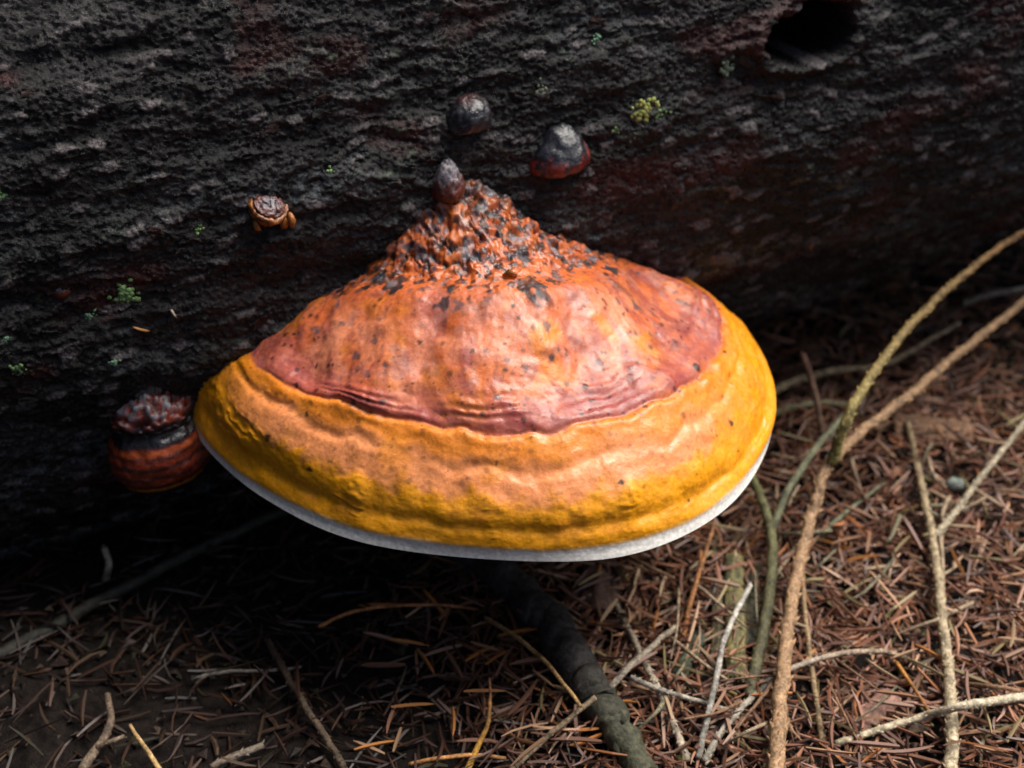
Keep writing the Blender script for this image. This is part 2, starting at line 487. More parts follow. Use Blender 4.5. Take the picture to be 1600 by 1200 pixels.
# ------------------------------------------------------------------ the big conk
def build_conk():
    # (photo x, photo y, height in metres): rows run from the attachment on the log down to the rim,
    # columns from the left flank round the front to the right flank
    rows = [
        [(600, 365, .072), (612, 345, .078), (632, 318, .086), (662, 304, .091), (700, 296, .093), (745, 303, .091), (785, 322, .085), (808, 340, .080), (830, 360, .074)],
        [(505, 440, .052), (530, 428, .058), (590, 420, .066), (670, 420, .0695), (750, 420, .0705), (815, 416, .069), (865, 408, .066), (900, 400, .062), (935, 398, .056)],
        [(455, 480, .0490), (472, 474, .0535), (540, 472, .060), (640, 470, .0635), (750, 472, .0645), (850, 468, .0635), (925, 448, .059), (975, 425, .052), (1000, 415, .046)],
        [(410, 522, .0430), (424, 530, .0460), (482, 568, .0470), (590, 603, .0485), (740, 615, .0495), (880, 605, .049), (1000, 560, .047), (1062, 490, .0437), (1055, 440, .041)],
        [(388, 539, .0385), (394, 566, .0410), (474, 609, .043), (600, 652, .0435), (770, 672, .0438), (930, 660, .0435), (1060, 610, .042), (1125, 530, .037), (1105, 462, .035)],
        [(345, 545, .0330), (334, 574, .0335), (424, 676, .0295), (570, 742, .0275), (770, 775, .0272), (950, 765, .0275), (1090, 705, .027), (1168, 600, .026), (1143, 490, .025)],
        [(308, 592, .021), (308, 628, .020), (398, 718, .0165), (560, 795, .0160), (780, 830, .0158), (980, 815, .016), (1130, 745, .0155), (1196, 640, .014), (1168, 520, .014)],
        [(302, 615, .012), (302, 655, .011), (385, 740, .0085), (558, 822, .0085), (800, 855, .0085), (1000, 838, .0085), (1140, 765, .009), (1209, 650, .009), (1182, 545, .010)],
        [(306, 648, .007), (318, 695, .0055), (412, 778, .0035), (572, 849, .003), (830, 877, .003), (1010, 860, .0035), (1147, 783, .0045), (1207, 668, .006), (1187, 560, .007)],
    ]
    dz = [0, .0025, .0035, -.0020, -.0038, -.0032, -.0022, -.0014, -.0010]      # rounds the profile across the front
    fr = [0, .1, .6, 1, 1, 1, .8, .4, 0]
    K = np.array([[at_z(c[0], c[1], c[2] + dz[i] * fr[j]) for j, c in enumerate(r)] for i, r in enumerate(rows)])
    # flank columns that go into the log
    left = K[:, 0] + (0.016 * AX * -0.3 - NRM * 0.030)
    right = K[:, -1] + (-0.2 * 0.02 * AX - NRM * 0.045)
    K = np.concatenate([left[:, None], K, right[:, None]], 1)
    top = K[0] - NRM * 0.014 + np.array([0, 0, 0.004])
    K = np.concatenate([top[None], K], 0)
    nu, nv = 640, 430
    t = np.stack([catmull(K[i], nu) for i in range(K.shape[0])])          # rows x nu x 3
    P = np.stack([catmull(t[:, j], nv) for j in range(nu)], 1)            # nv x nu x 3
    VV = np.repeat(np.linspace(-1, 8, nv)[:, None], nu, 1)                # row coordinate
    UU = np.repeat(np.linspace(-1, 9, nu)[None], nv, 0)                   # column coordinate
    N = grid_normals(P)
    if (N[nv // 2, nu // 2] @ np.array([0, -0.5, 0.8])) < 0:
        N = -N
    q = P.reshape(-1, 3); v = VV.ravel(); u = UU.ravel()
    # ---- relief
    big = fbm(q * 45, 3, 201); mid = fbm(q * 120, 3, 202); fin = fbm(q * 420, 3, 203)
    wob = fbm(q * 38 + 3, 3, 204)
    vv = v + 0.30 * wob + 0.10 * mid                                      # wavy row coordinate for zones
    dL1, dL2, lc = worley3(q * 95 + 1.6 * np.stack([mid, big, fbm(q * 120 + 40, 2, 209)], -1), 205)
    crown = sstep(2.0, 0.7, v + 0.5 * wob)
    lumps = 0.6 * (1 - np.clip(dL1, 0, 1) ** 2) + 0.4 * (lc - 0.5)
    wrk = 1 - np.abs(perlin(q * 150 + 1.5 * mid[:, None], 224)) * 2.4
    d = crown * (0.0040 * (lumps - 0.2) + 0.0030 * mid + 0.0006 * wrk + 0.0004 * fin)
    # radial folds on the old zone
    ang = u + 0.25 * wob
    folds = perlin(np.stack([ang * 1.25, v * 0.22, 0 * v], -1), 206)
    d += sstep(1.2, 2.3, v) * sstep(4.3, 3.3, v) * (0.0042 * folds + 0.0006 * mid)
    d += sstep(1.0, 2.0, v) * sstep(7.2, 6.4, v) * (0.0022 * big + 0.0003 * mid)
    # growth rings
    rings = np.sin(vv * 2 * math.pi * 3.2)
    d += sstep(2.6, 3.3, v) * sstep(4.6, 4.1, v) * 0.00028 * rings * sstep(-0.25, 0.3, big) * sstep(1.6, 3.4, u)
    d += (-0.0007 * np.exp(-((vv - 4.03) / 0.07) ** 2) + 0.0004 * np.exp(-((vv - 4.2) / 0.12) ** 2)) * sstep(0.8, 2.2, u)
    d += -0.0010 * np.exp(-((vv - 4.55) / 0.10) ** 2) * sstep(-0.2, 0.3, perlin(np.stack([u * 0.8, 0 * u, 0 * u], -1), 207) + .2)
    # wrinkles where the yellow margin folds under the older growth
    wr = 1 - np.abs(perlin(np.stack([u * 2.2 + 1.5 * mid, v * 2.6 + 1.6 * mid, 0 * v], -1), 208)) * 2.6
    wz = sstep(4.7, 5.3, v + 0.3 * wob) * sstep(6.7, 6.0, v + 0.3 * wob)
    d += wz * (0.0005 * np.clip(wr, -0.4, 1) * sstep(-0.1, 0.3, big + 0.05) + 0.0004 * mid)
    d += -0.0011 * np.exp(-((v + 0.25 * wob - 6.05) / 0.32) ** 2) * sstep(0, 1.5, u) * sstep(8.5, 7, u)
    d += 0.0006 * np.exp(-((v - 6.95) / 0.4) ** 2)
    d += 0.00016 * fin
    fade = sstep(8.0, 7.6, v) * 0.9 + 0.1
    Q = P + (d * fade).reshape(nv, nu, 1) * N
    # ---- colour of the crust by growth zone
    yellow = np.array([0.82, 0.320, 0.006]); orange = np.array([0.70, 0.205, 0.018]); salmon = np.array([0.66, 0.215, 0.105])
    rust = np.array([0.54, 0.115, 0.028]); belt = np.array([0.22, 0.040, 0.034]); black = np.array([0.014, 0.014, 0.017])
    c = np.tile(rust, (len(q), 1))
    c = mixc(c, salmon, sstep(1.9, 2.5, vv) * sstep(-0.25, 0.35, fbm(q * 70 + 8, 3, 211) + 0.1))  # salmon mottle, made pinker to paint in the sky sheen
    c = mixc(c, orange, sstep(1.5, 2.3, vv) * sstep(0.0, 0.35, fbm(q * 55 + 2, 3, 212)) * 0.9)
    c = mixc(c, belt, sstep(0.02, 0.35, fbm(q * 85 + 5, 4, 213)) * sstep(1.5, 2.2, vv) * 0.6)
    streak = fbm(np.stack([u * 3.2 + 0.6 * mid, v * 0.7, 0 * v + 3], -1), 4, 221)
    c = mixc(c, belt * 1.2, sstep(-0.05, 0.28, streak) * sstep(1.4, 2.2, vv) * 0.7)
    c = mixc(c, (0.34, 0.16, 0.13), sstep(0.10, 0.35, fbm(q * 100 + 13, 4, 222)) * sstep(1.6, 2.2, vv) * 0.5)
    side = sstep(2.0, 0.6, u) + sstep(6.0, 7.2, u)
    beltmask = sstep(2.7, 3.6, vv + 0.25 * side + 0.25 * streak + 0.55 * sstep(4.0, 0.8, u)) * (0.62 + 0.38 * np.clip(0.5 + 0.9 * rings * 0.5 + 1.2 * mid, 0, 1))
    c = mixc(c, (0.30, 0.060, 0.052), beltmask * 0.82 * (0.55 + 0.45 * sstep(0.2, 1.4, u)))
    # young zone, beyond the belt
    young = sstep(3.96, 4.12, vv + 0.05 * fin)
    yc = np.tile(orange * 1.02, (len(q), 1))
    yc = mixc(yc, np.array([0.74, 0.255, 0.085]), sstep(4.30, 4.55, vv) * sstep(5.35, 4.95, vv + 0.5 * mid) * np.clip(1 - side * 1.1, 0, 1))
    yc = mixc(yc, yellow, sstep(4.85, 5.35, vv + 0.35 * mid))
    yc = mixc(yc, yellow * np.array([1, .9, .8]), np.clip(side, 0, 1) * sstep(4.1, 4.5, vv) * 0.8)
    yc = mixc(yc, orange * np.array([1.02, 1.15, 1]), sstep(0.05, 0.4, fbm(q * 60, 3, 214)) * 0.6 * sstep(6.8, 6.3, v))
    yc = mixc(yc, yellow * 0.80, np.exp(-((v + 0.25 * wob - 6.0) / 0.3) ** 2) * 0.45)
    c = np.where(young[:, None] > 0, c * (1 - young[:, None]) + yc * young[:, None], c)
    # black crust and grey blotches near the attachment
    bl = fbm(q * 75 + 1, 4, 215); bl2 = fbm(q * 190 + 4, 3, 216)
    c = mixc(c, black, sstep(0.02, 0.16, bl + 0.7 * bl2 + 0.16 * sstep(1.7, 0.2, v) - 0.12) * sstep(2.5, 1.8, v + 0.6 * wob))
    c = mixc(c, (0.50, 0.115, 0.014), sstep(1.9, 0.8, v + 0.4 * wob) * sstep(-0.2, 0.2, fbm(q * 140 + 29, 3, 225)) * 0.8)
    c = mixc(c, (0.16, 0.03, 0.012), sstep(0.0, 0.3, fbm(q * 110 + 37, 3, 226)) * sstep(1.9, 0.6, v) * 0.7)
    c = mixc(c, black, sstep(0.06, 0.24, fbm(q * 260 + 3, 3, 227)) * sstep(2.3, 1.3, v + 0.4 * wob) * 0.9)
    c = mixc(c, black, sstep(0.15, -0.35, wrk) * crown * 0.75)
    c = mixc(c, black, sstep(0.35, -0.15, v + 0.5 * wob + 0.4 * mid) * 0.85)
    c = mixc(c, (0.16, 0.15, 0.17), sstep(0.12, 0.3, fbm(q * 150 + 17, 3, 223)) * sstep(2.1, 1.4, v) * 0.6)
    c = mixc(c, (0.05, 0.05, 0.06), sstep(0.28, 0.42, fbm(q * 130 + 6, 3, 217)) * sstep(3.9, 2.6, v) * 0.75)
    # dark specks of debris and insect pits
    s1, _, sc1 = worley3(q * 360, 218)
    c = mixc(c, (0.03, 0.013, 0.012), sstep(0.42, 0.20, s1 * (0.7 + 2.2 * (1 - sc1))) * sstep(-0.30, 0.15, big + 0.5 * mid + 0.05) * sstep(6.0, 5.0, v) * (0.8 - 0.35 * sstep(3.9, 4.3, v)))
    s2, _, sc2 = worley3(q * 110 + 0.15 * np.stack([fin, mid, fin], -1), 219)
    c = mixc(c, (0.015, 0.008, 0.008), sstep(0.20, 0.12, s2 * (0.75 + 2.6 * (1 - sc2))) * sstep(7.0, 6.2, v) * 0.9)
    # white growing margin
    wm = sstep(7.02, 7.28, v + 0.22 * wob + 0.1 * mid)
    c = mixc(c, (0.70, 0.50, 0.22), sstep(6.85, 7.1, v + 0.22 * wob) * 0.5)
    c = mixc(c, (0.74, 0.71, 0.65), wm)
    root = empty("bracket_fungus", K[1, 5] + NRM * 0.005,
                 "large orange, yellow and rust red shelf fungus with a white rim growing from the log", "fungus")
    mesh_obj("cap", Q.reshape(-1, 3), grid_faces(nv, nu)[:, ::-1].copy(), M_cap, root, col=c)
    # underside: pale pore surface drawn in from the rim to the log
    rim = Q[-1]
    cen = np.array([0.0, 0.03, 0.004]) 
    ts = np.linspace(0, 1, 40)
    U = []
    for k in ts:
        ring = rim * (1 - k) + cen * k
        drop = -0.004 * math.sin(math.pi * min(1, k * 3.0)) * (k < 0.34) + 0.010 * float(sstep(0.2, 0.8, np.array(k)))
        ring = ring + np.array([0, 0, drop])
        U.append(ring)
    U = np.array(U)
    mesh_obj("pore_surface", U.reshape(-1, 3), grid_faces(40, nu)[:, ::-1].copy(), M_pore, root,
             label="white pore surface under the cap")
    return Q
CONK = build_conk()

# ------------------------------------------------------------------ young conks on the bark
def blob(name, px, py, size, mat, colfn, shape=None, sink=0.35, nz=0.10, up=None, parent=None, res=(72, 54), lean=0.0, **tags):
    """a lump growing out of the bark: size = half extents along the log, up and outwards"""
    p, n, t, b = log_frame(px, py)
    zup = np.array([0, 0, 1.0])
    out = NRM * (1 - lean) + n * lean; out = out / np.linalg.norm(out)
    upv = zup - out * (zup @ out); upv /= np.linalg.norm(upv)
    th = np.linspace(0, 2 * math.pi, res[0], endpoint=False); ph = np.linspace(-math.pi / 2, math.pi / 2, res[1])
    T, PH = np.meshgrid(th, ph)
    L = np.stack([np.cos(PH) * np.cos(T), np.sin(PH), np.cos(PH) * np.sin(T)], -1).reshape(-1, 3)   # along, up, out
    if shape is not None:
        L = shape(L)
    seed = int(px + py)
    sc = max(size)
    nn = 1 + nz * fbm(L * 2.2 + seed, 3, seed) + 0.35 * nz * fbm(L * 8 + seed, 2, seed + 3)
    Lc = L.copy()
    L = L * nn[:, None] * np.array(size)
    P = p - out * size[2] * sink + L[:, :1] * t + L[:, 1:2] * upv + L[:, 2:3] * out
    return mesh_obj(name, P, grid_faces(res[1], res[0], True)[:, ::-1].copy(), mat, parent, col=colfn(Lc, seed), **tags)

def flat_bottom(L):
    L = L.copy()
    L[:, 1] = np.where(L[:, 1] < -0.25, -0.25 + (L[:, 1] + 0.25) * 0.35, L[:, 1])
    return L

def peaked(L):
    L = flat_bottom(L)
    k = np.clip(L[:, 1], 0, 1)
    L[:, 0] *= 1 - 0.30 * k; L[:, 2] *= 1 - 0.35 * k
    L[:, 1] *= 1.1
    return L

def col_black(L, seed):
    c = np.tile(np.array([0.012, 0.012, 0.015]), (len(L), 1))
    f = fbm(L * 4 + seed, 3, 301)
    c = mixc(c, (0.055, 0.045, 0.055), sstep(0.0, 0.4, f) * 0.9)
    return mixc(c, (0.09, 0.02, 0.015), sstep(0.75, 1.0, L[:, 1] + 0.4 * f) * 0.5)

def col_black_red(L, seed):
    f = fbm(L * [6, 2, 6] + seed, 3, 302)
    c = np.tile(np.array([0.012, 0.012, 0.016]), (len(L), 1))
    c = mixc(c, (0.05, 0.05, 0.06), sstep(0.05, 0.35, fbm(L * 5, 3, 303)) * 0.8)
    c = mixc(c, (0.24, 0.022, 0.010), sstep(0.10, -0.16, L[:, 1] + 1.1 * f) * sstep(-0.45, -0.2, L[:, 1]) * 0.9)
    return mixc(c, (0.012, 0.008, 0.008), sstep(-0.27, -0.36, L[:, 1]))

def col_tip(L, seed):
    f = fbm(L * 4 + seed, 3, 304)
    c = np.tile(np.array([0.10, 0.022, 0.012]), (len(L), 1))
    c = mixc(c, (0.20, 0.19, 0.21), sstep(0.15, 0.6, L[:, 1] + 0.7 * f) * 0.8)
    return mixc(c, (0.40, 0.09, 0.01), sstep(0.15, 0.4, fbm(L * 6, 3, 305)) * sstep(0.2, -0.2, L[:, 1]))

blob("young_conk", 731, 186, (0.0088, 0.0088, 0.0085), M_nub, col_black, flat_bottom, 0.2,
     label="round glossy black fungus knob on bark, without any red band", cat="fungus")
blob("young_conk", 874, 246, (0.0128, 0.0118, 0.0120), M_nub, col_black_red, peaked, 0.25,
     label="peaked glossy black fungus knob with a red lower band", cat="fungus")
blob("young_conk", 696, 288, (0.0062, 0.0095, 0.0080), M_nub, col_tip, peaked, 0.0, 0.16,
     label="small reddish brown fungus bud with greyish tip just above the large shelf fungus", cat="fungus")
blob("young_conk", 96, 455, (0.0034, 0.0030, 0.0030), M_nub, col_tip, None, 0.3, 0.2, res=(32, 24),
     label="tiny dull red fungus bud flush with the bark among green lichen tufts", cat="fungus")

def build_cup():
    """a torn young conk: a purple grey disc in a ragged orange collar"""
    p, n, t, b = log_frame(416, 326)
    ax = NRM * 0.55 + np.array([0, 0, 1.0]) * 0.80 + AX * 0.22; ax /= np.linalg.norm(ax)
    e1 = AX - ax * (AX @ ax); e1 /= np.linalg.norm(e1); e2 = np.cross(ax, e1)
    root = empty("young_conk", p, "small torn fungus knob with purple grey disc and ragged orange collar", "fungus")
    m = 80
    th = np.linspace(0, 2 * math.pi, m, endpoint=False)
    prof = [(0.55, -0.7), (0.8, -0.35), (1.0, 0.0), (1.06, 0.28), (1.0, 0.46), (0.88, 0.44), (0.80, 0.34), (0.74, 0.30)]
    R0 = 0.0066
    V = []; C = []
    for k, (r, h) in enumerate(prof):
        q = np.stack([np.cos(th), np.sin(th), 0 * th + k * 0.3], -1)
        rag = 1 + 0.16 * fbm(q * 1.8 + 4, 3, 401) + 0.10 * fbm(q * 7, 2, 402) * (k > 1)
        hh = h + (0.24 * fbm(q * 3 + 2, 3, 403) if 2 <= k <= 5 else 0)
        V.append(p + R0 * ((r * rag * np.cos(th))[:, None] * e1 + (r * rag * np.sin(th))[:, None] * e2 + np.asarray(hh).reshape(-1, 1) * ax * np.ones((m, 1))))
        f = fbm(q * 3, 3, 404)
        c = np.tile(np.array([0.30, 0.10, 0.018]) if k >= 2 else np.array([0.16, 0.05, 0.015]), (m, 1))
        C.append(mixc(c, (0.13, 0.035, 0.02), sstep(-0.05, 0.3, f) * 0.9))
    mesh_obj("collar", np.vstack(V), grid_faces(len(prof), m, True), M_nub, root, col=np.vstack(C))
    V = []; C = []
    for k, r in enumerate(np.linspace(0.80, 0.02, 16)):
        q = np.stack([r * np.cos(th), r * np.sin(th), 0 * th], -1)
        f = fbm(q * 4 + 9, 3, 405); g = np.abs(perlin(q * [3.5, 1.2, 1] + 3, 406))
        dome = 0.28 + 0.46 * math.sqrt(max(0, 1 - r * r)) - 0.16 * sstep(0.10, 0.0, g) + 0.06 * f
        V.append(p + R0 * (q[:, :1] * e1 + q[:, 1:2] * e2 + dome[:, None] * ax))
        c = np.tile(np.array([0.080, 0.055, 0.070]), (m, 1))
        c = mixc(c, (0.12, 0.028, 0.018), sstep(0.25, 0.75, np.full(m, r) + 0.5 * f))
        C.append(mixc(c, (0.02, 0.01, 0.015), sstep(0.10, 0.02, g) * 0.9))
    mesh_obj("disc", np.vstack(V), grid_faces(16, m, True), M_nub, root, col=np.vstack(C))
    for k, (ax_, ay_) in enumerate(((398, 347), (441, 344), (452, 338))):          # torn orange scraps under it
        q, n2, t2, b2 = log_frame(ax_, ay_)
        a = np.linspace(0, 2 * math.pi, 8, endpoint=False)
        rr = rng.uniform(0.6, 1.1, 8)
        L = np.stack([np.cos(a) * rr * 0.0016, np.sin(a) * rr * 0.0026], -1)
        top = q + n2 * 0.0025 + L[:, :1] * t2 + L[:, 1:2] * b2
        bot = q - n2 * 0.002 + L[:, :1] * t2 + L[:, 1:2] * b2
        V = np.vstack([top, bot, q + n2 * 0.003])
        F = [(i, (i + 1) % 8, 16) for i in range(8)] + [(i, i + 8, (i + 1) % 8 + 8, (i + 1) % 8) for i in range(8)]
        mesh_obj("torn_scrap", V, F, M_nub, root, col=np.tile([0.36, 0.12, 0.02], (17, 1)))
build_cup()

def build_small_conk():
    """two-tiered dark conk: grey and red upper lobe, black groove, banded red lower lobe with an orange edge"""
    p, n, t, b = log_frame(246, 668)
    p = p + NRM * 0.001 - np.array([0, 0, 0.006])
    zz = np.array([0, 0, 1.0])
    prof = [(0.10, 0.0335), (0.35, 0.0325), (0.62, 0.029), (0.86, 0.0240), (0.98, 0.0190), (1.00, 0.0160), (0.95, 0.0138),
            (0.98, 0.0118), (1.10, 0.0095), (1.22, 0.0060), (1.28, 0.0015), (1.27, -0.003), (1.21, -0.0065), (1.10, -0.0095), (0.98, -0.0115), (0.6, -0.0105), (0.1, -0.009)]
    prof = catmull(prof, 90)
    m = 120
    th = np.linspace(0, 2 * math.pi, m, endpoint=False)
    R0 = 0.0145
    V = []; C = []
    for r, h in prof:
        q = np.stack([np.cos(th) * r, np.sin(th) * r, 0 * th + h * 60], -1)
        wv = fbm(q * 1.2 + 3, 3, 501); fi = fbm(q * 5, 3, 502)
        upper = h > 0.0135
        rr = R0 * r * (1 + (0.34 if upper else 0.10) * wv + (0.16 if upper else 0.04) * fi)
        hz = h + 0.0024 * wv + (0.0040 * fi if upper else 0.0009 * fi)
        V.append(p + (1.12 * rr * np.cos(th))[:, None] * AX + (rr * np.sin(th))[:, None] * NRM + hz[:, None] * zz)
        hn = hz * 1000
        c = np.tile(np.array([0.20, 0.028, 0.010]), (m, 1))
        if upper:
            c = mixc(c, (0.16, 0.17, 0.19), sstep(-0.02, 0.2, fi + 0.35 * wv) * sstep(15, 24, hn))
            c = mixc(c, (0.02, 0.015, 0.017), sstep(0.12, 0.3, -fi) * 0.8)
            c = mixc(c, (0.010, 0.008, 0.010), sstep(18.5, 16.0, hn + 3 * wv))
        else:
            band = 0.5 + 0.5 * np.sin(hn * 1.45 + 2.2 * wv)
            c = mixc(c, (0.045, 0.012, 0.012), sstep(0.35, 0.9, band + 0.5 * fi) * 0.9)
            c = mixc(c, (0.40, 0.075, 0.012), sstep(5.0, 7.0, hn) * sstep(9.0, 7.5, hn) * 0.8)
            c = mixc(c, (0.42, 0.14, 0.015), sstep(-8.2, -9.6, hn + fi) * sstep(-13.5, -11.5, hn))
            c = mixc(c, (0.010, 0.008, 0.010), sstep(8.2, 9.8, hn + 1.5 * wv))
        C.append(c)
    root = empty("bracket_fungus", p, "small dark red two tiered fungus tucked beside the white rim of the large one", "fungus")
    V = np.array(V); C = np.array(C)
    k = 34
    mesh_obj("upper_lobe", V[:k + 1].reshape(-1, 3), grid_faces(k + 1, m, True), M_nub, root, col=C[:k + 1].reshape(-1, 3),
             label="upper lobe with grey and red crust")
    mesh_obj("lower_lobe", V[k:].reshape(-1, 3), grid_faces(len(V) - k, m, True), M_nub, root, col=C[k:].reshape(-1, 3),
             label="banded red lower lobe with orange edge")
build_small_conk()

# resin drop on the crown of the big conk
def conk_at(px, py):
    q = CONK.reshape(-1, 3) - CAM
    c, s = math.cos(PITCH), math.sin(PITCH)
    fw = q[:, 1] * c - q[:, 2] * s; upc = q[:, 1] * s + q[:, 2] * c
    sx = 800 + FPX * q[:, 0] / fw; sy = 600 - FPX * upc / fw
    k = np.argmin((sx - px) ** 2 + (sy - py) ** 2 + 1e4 * fw)
    return q[k] + CAM

def drop(px, py, size, label):
    c = conk_at(px, py)
    th = np.linspace(0, 2 * math.pi, 24, endpoint=False)
    prof = catmull([(0.02, 1.5), (0.25, 1.0), (0.6, 0.4), (0.95, -0.25), (0.9, -0.75), (0.5, -1.0), (0.02, -1.1)], 24)
    V = np.array([[c + size * (r * np.cos(a) * np.array([1, 0, 0]) + r * np.sin(a) * np.array([0, -.7, .5]) + h * np.array([-.1, -.25, .6]) + np.array([0, -.35, .3])) for a in th] for r, h in prof])
    return mesh_obj("resin_drop", V.reshape(-1, 3), grid_faces(24, 24, True), M_resin, label=label, cat="resin drop")
drop(797, 428, 0.0028, "amber teardrop of resin on the black crust of the large shelf fungus")

# ------------------------------------------------------------------ lichen tufts and bits stuck to the bark
def lichen(px, py, size, n, color, label):
    p, nn, t, b = log_frame(px, py)
    V = []; F = []; C = []
    g = np.linspace(0, 2 * math.pi, 7, endpoint=False)
    for k in range(int(n * 1.8)):
        o = p + t * rng.normal(0, 0.45) * size + b * rng.normal(0, 0.40) * size + nn * rng.uniform(0.0, 0.16) * size
        r = size * rng.uniform(0.10, 0.26)
        col = np.array(color) * rng.uniform(0.65, 1.25)
        base = len(V)
        for rr, hh in ((1.0, -0.5), (1.1, 0.0), (0.75, 0.30)):
            for a in g:
                jit = rng.uniform(0.6, 1.4)
                V.append(o + r * (rr * jit * math.cos(a) * t + rr * jit * math.sin(a) * b + hh * nn)); C.append(col)
        V.append(o + r * 0.4 * nn); C.append(col * 1.1)
        for lv in (0, 1):
            for i in range(7):
                F.append((base + lv * 7 + i, base + lv * 7 + (i + 1) % 7, base + lv * 7 + 7 + (i + 1) % 7, base + lv * 7 + 7 + i))
        for i in range(7):
            F.append((base + 14 + i, base + 14 + (i + 1) % 7, base + 21))
    return mesh_obj("lichen_tuft", V, F, M_lichen, col=np.array(C), label=label, cat="lichen", group="lichen tufts on the bark")

GREEN, MINT, YEL = (0.20, 0.34, 0.13), (0.22, 0.40, 0.24), (0.36, 0.40, 0.12)
lichen(195, 456, 0.0044, 26, GREEN, "largest green lichen tuft on the bark above the small dark red fungus")
lichen(141, 494, 0.0026, 14, MINT, "narrow mint lichen tuft just below the largest green one")
lichen(28, 571, 0.0026, 16, GREEN, "round green lichen tuft on bark, farthest from all the fungi")
lichen(177, 560, 0.0022, 12, MINT, "thin mint lichen streak right above the small dark red fungus")
lichen(8, 527, 0.0024, 10, MINT, "small mint lichen tuft just above the round green one")
lichen(1002, 171, 0.0046, 24, YEL, "largest yellow green lichen tuft, right of the peaked red banded knob")
lichen(1028, 176, 0.0026, 10, GREEN, "small lichen tuft touching the yellow green one")
lichen(988, 214, 0.0028, 12, MINT, "pale green lichen tuft just below the yellow green one")
lichen(958, 202, 0.0020, 8, GREEN, "tiny lichen speck between the red banded knob and the pale green tuft")
lichen(930, 62, 0.0022, 8, MINT, "tiny mint lichen speck on the bark high above the red banded knob")
lichen(308, 360, 0.0026, 12, GREEN, "small green lichen tuft left of the torn orange collared knob")
lichen(514, 265, 0.0022, 9, GREEN, "small green lichen speck between the torn knob and the black knob")
lichen(4, 305, 0.0040, 14, GREEN, "bright green lichen tuft on ridged bark, level with the torn collared knob")
lichen(845, 138, 0.0034, 14, (0.26, 0.30, 0.20), "greyish lichen streak on the bark above the two black knobs")
lichen(1132, 100, 0.0040, 12, (0.16, 0.22, 0.15), "dull green lichen patch left of the dark knot hole")

def needle_mesh(L, W, bend, seed):
    r = np.random.default_rng(seed)
    ts = np.linspace(-0.5, 0.5, 6)
    wv = W * np.array([0.55, 0.95, 1.0, 1.0, 0.85, 0.25])
    V = []
    for t, w in zip(ts, wv):
        y = bend * L * (t * t * 4 - 0.5)
        for a, k in ((1, 0), (0, .62), (-1, 0), (0, -.62)):
            V.append((t * L, y + a * w / 2, k * w))
    F = [tuple(int(v) for v in f) for f in grid_faces(6, 4, True)] + [(3, 2, 1, 0), (20, 21, 22, 23)]
    return np.array(V), F

def bark_bit(name, px, py, L, W, ang, color, label, cat):
    """a needle or splinter lying against the bark; ang is its turn on the bark from the log's axis"""
    p, n, t, b = log_frame(px, py, W * 0.5)
    V, F = needle_mesh(L, W, 0.05, 3)
    d = math.cos(ang) * t + math.sin(ang) * b; e = np.cross(n, d)
    P = p + V[:, :1] * d + V[:, 1:2] * e + V[:, 2:3] * n
    return mesh_obj(name, P, F, M_needle, col=np.tile(color, (len(V), 1)), label=label, cat=cat)
bark_bit("spruce_needle", 220, 512, 0.0062, 0.0012, R_(35), (0.42, 0.19, 0.06), "short orange brown needle stuck to the bark below the green lichen", "needle")
bark_bit("wood_splinter", 270, 486, 0.0042, 0.0011, R_(75), (0.55, 0.47, 0.36), "pale upright splinter stuck to the bark right of the green lichen", "splinter")
bark_bit("wood_splinter", 1289, 40, 0.0105, 0.0020, R_(112), (0.62, 0.52, 0.36), "pale cream splinter lying in the dark knot hole", "splinter")
bark_bit("wood_splinter", 1264, 380, 0.0070, 0.0010, R_(80), (0.28, 0.17, 0.09), "thin tan splinter hanging at the lower edge of the log", "splinter")

# ------------------------------------------------------------------ needle litter
def needle_cloud(n, xs, ys, zs, seed, Lr=(0.006, 0.023)):
    r = np.random.default_rng(seed)
    L = r.uniform(*Lr, n); W = r.uniform(0.0010, 0.0018, n)
    yaw = r.uniform(0, 2 * math.pi, n); tilt = r.normal(0, 0.24, n); bend = r.normal(0, 0.08, n); roll = r.uniform(0, math.pi, n)
    ts = np.array([-0.5, -0.2, 0.2, 0.5]); wf = np.array([0.6, 1.0, 0.95, 0.3])
    d = np.stack([np.cos(yaw) * np.cos(tilt), np.sin(yaw) * np.cos(tilt), np.sin(tilt)], -1)
    e = np.stack([-np.sin(yaw), np.cos(yaw), 0 * yaw], -1)
    f = np.cross(d, e)
    e, f = np.cos(roll)[:, None] * e + np.sin(roll)[:, None] * f, -np.sin(roll)[:, None] * e + np.cos(roll)[:, None] * f
    cen = np.stack([xs, ys, zs], -1)
    V = np.zeros((n, 4, 4, 3))
    for k in range(4):
        c = cen + d * (ts[k] * L)[:, None] + e * (bend * L * (4 * ts[k] ** 2 - .5))[:, None]
        for j, (a, b) in enumerate(((.5, 0), (0, .36), (-.5, 0), (0, -.36))):
            V[:, k, j] = c + e * (a * W * wf[k])[:, None] + f * (b * W * wf[k])[:, None]
    base = np.concatenate([grid_faces(4, 4, True), [[3, 2, 1, 0], [12, 13, 14, 15]]])
    F = (base[None] + (np.arange(n) * 16)[:, None, None]).reshape(-1, 4)
    pal = np.array([[.150, .070, .042], [.205, .110, .068], [.095, .045, .030], [.28, .185, .115], [.30, .130, .050], [.19, .105, .075], [.13, .12, .05], [.055, .03, .022]])
    ci = r.choice(len(pal), n, p=[.22, .24, .14, .12, .04, .16, .03, .05])
    c = pal[ci] * [1.08, 0.93, 0.85] * r.uniform(0.4, 1.6, (n, 1))
    return V.reshape(-1, 3), F, np.repeat(c, 16, 0)

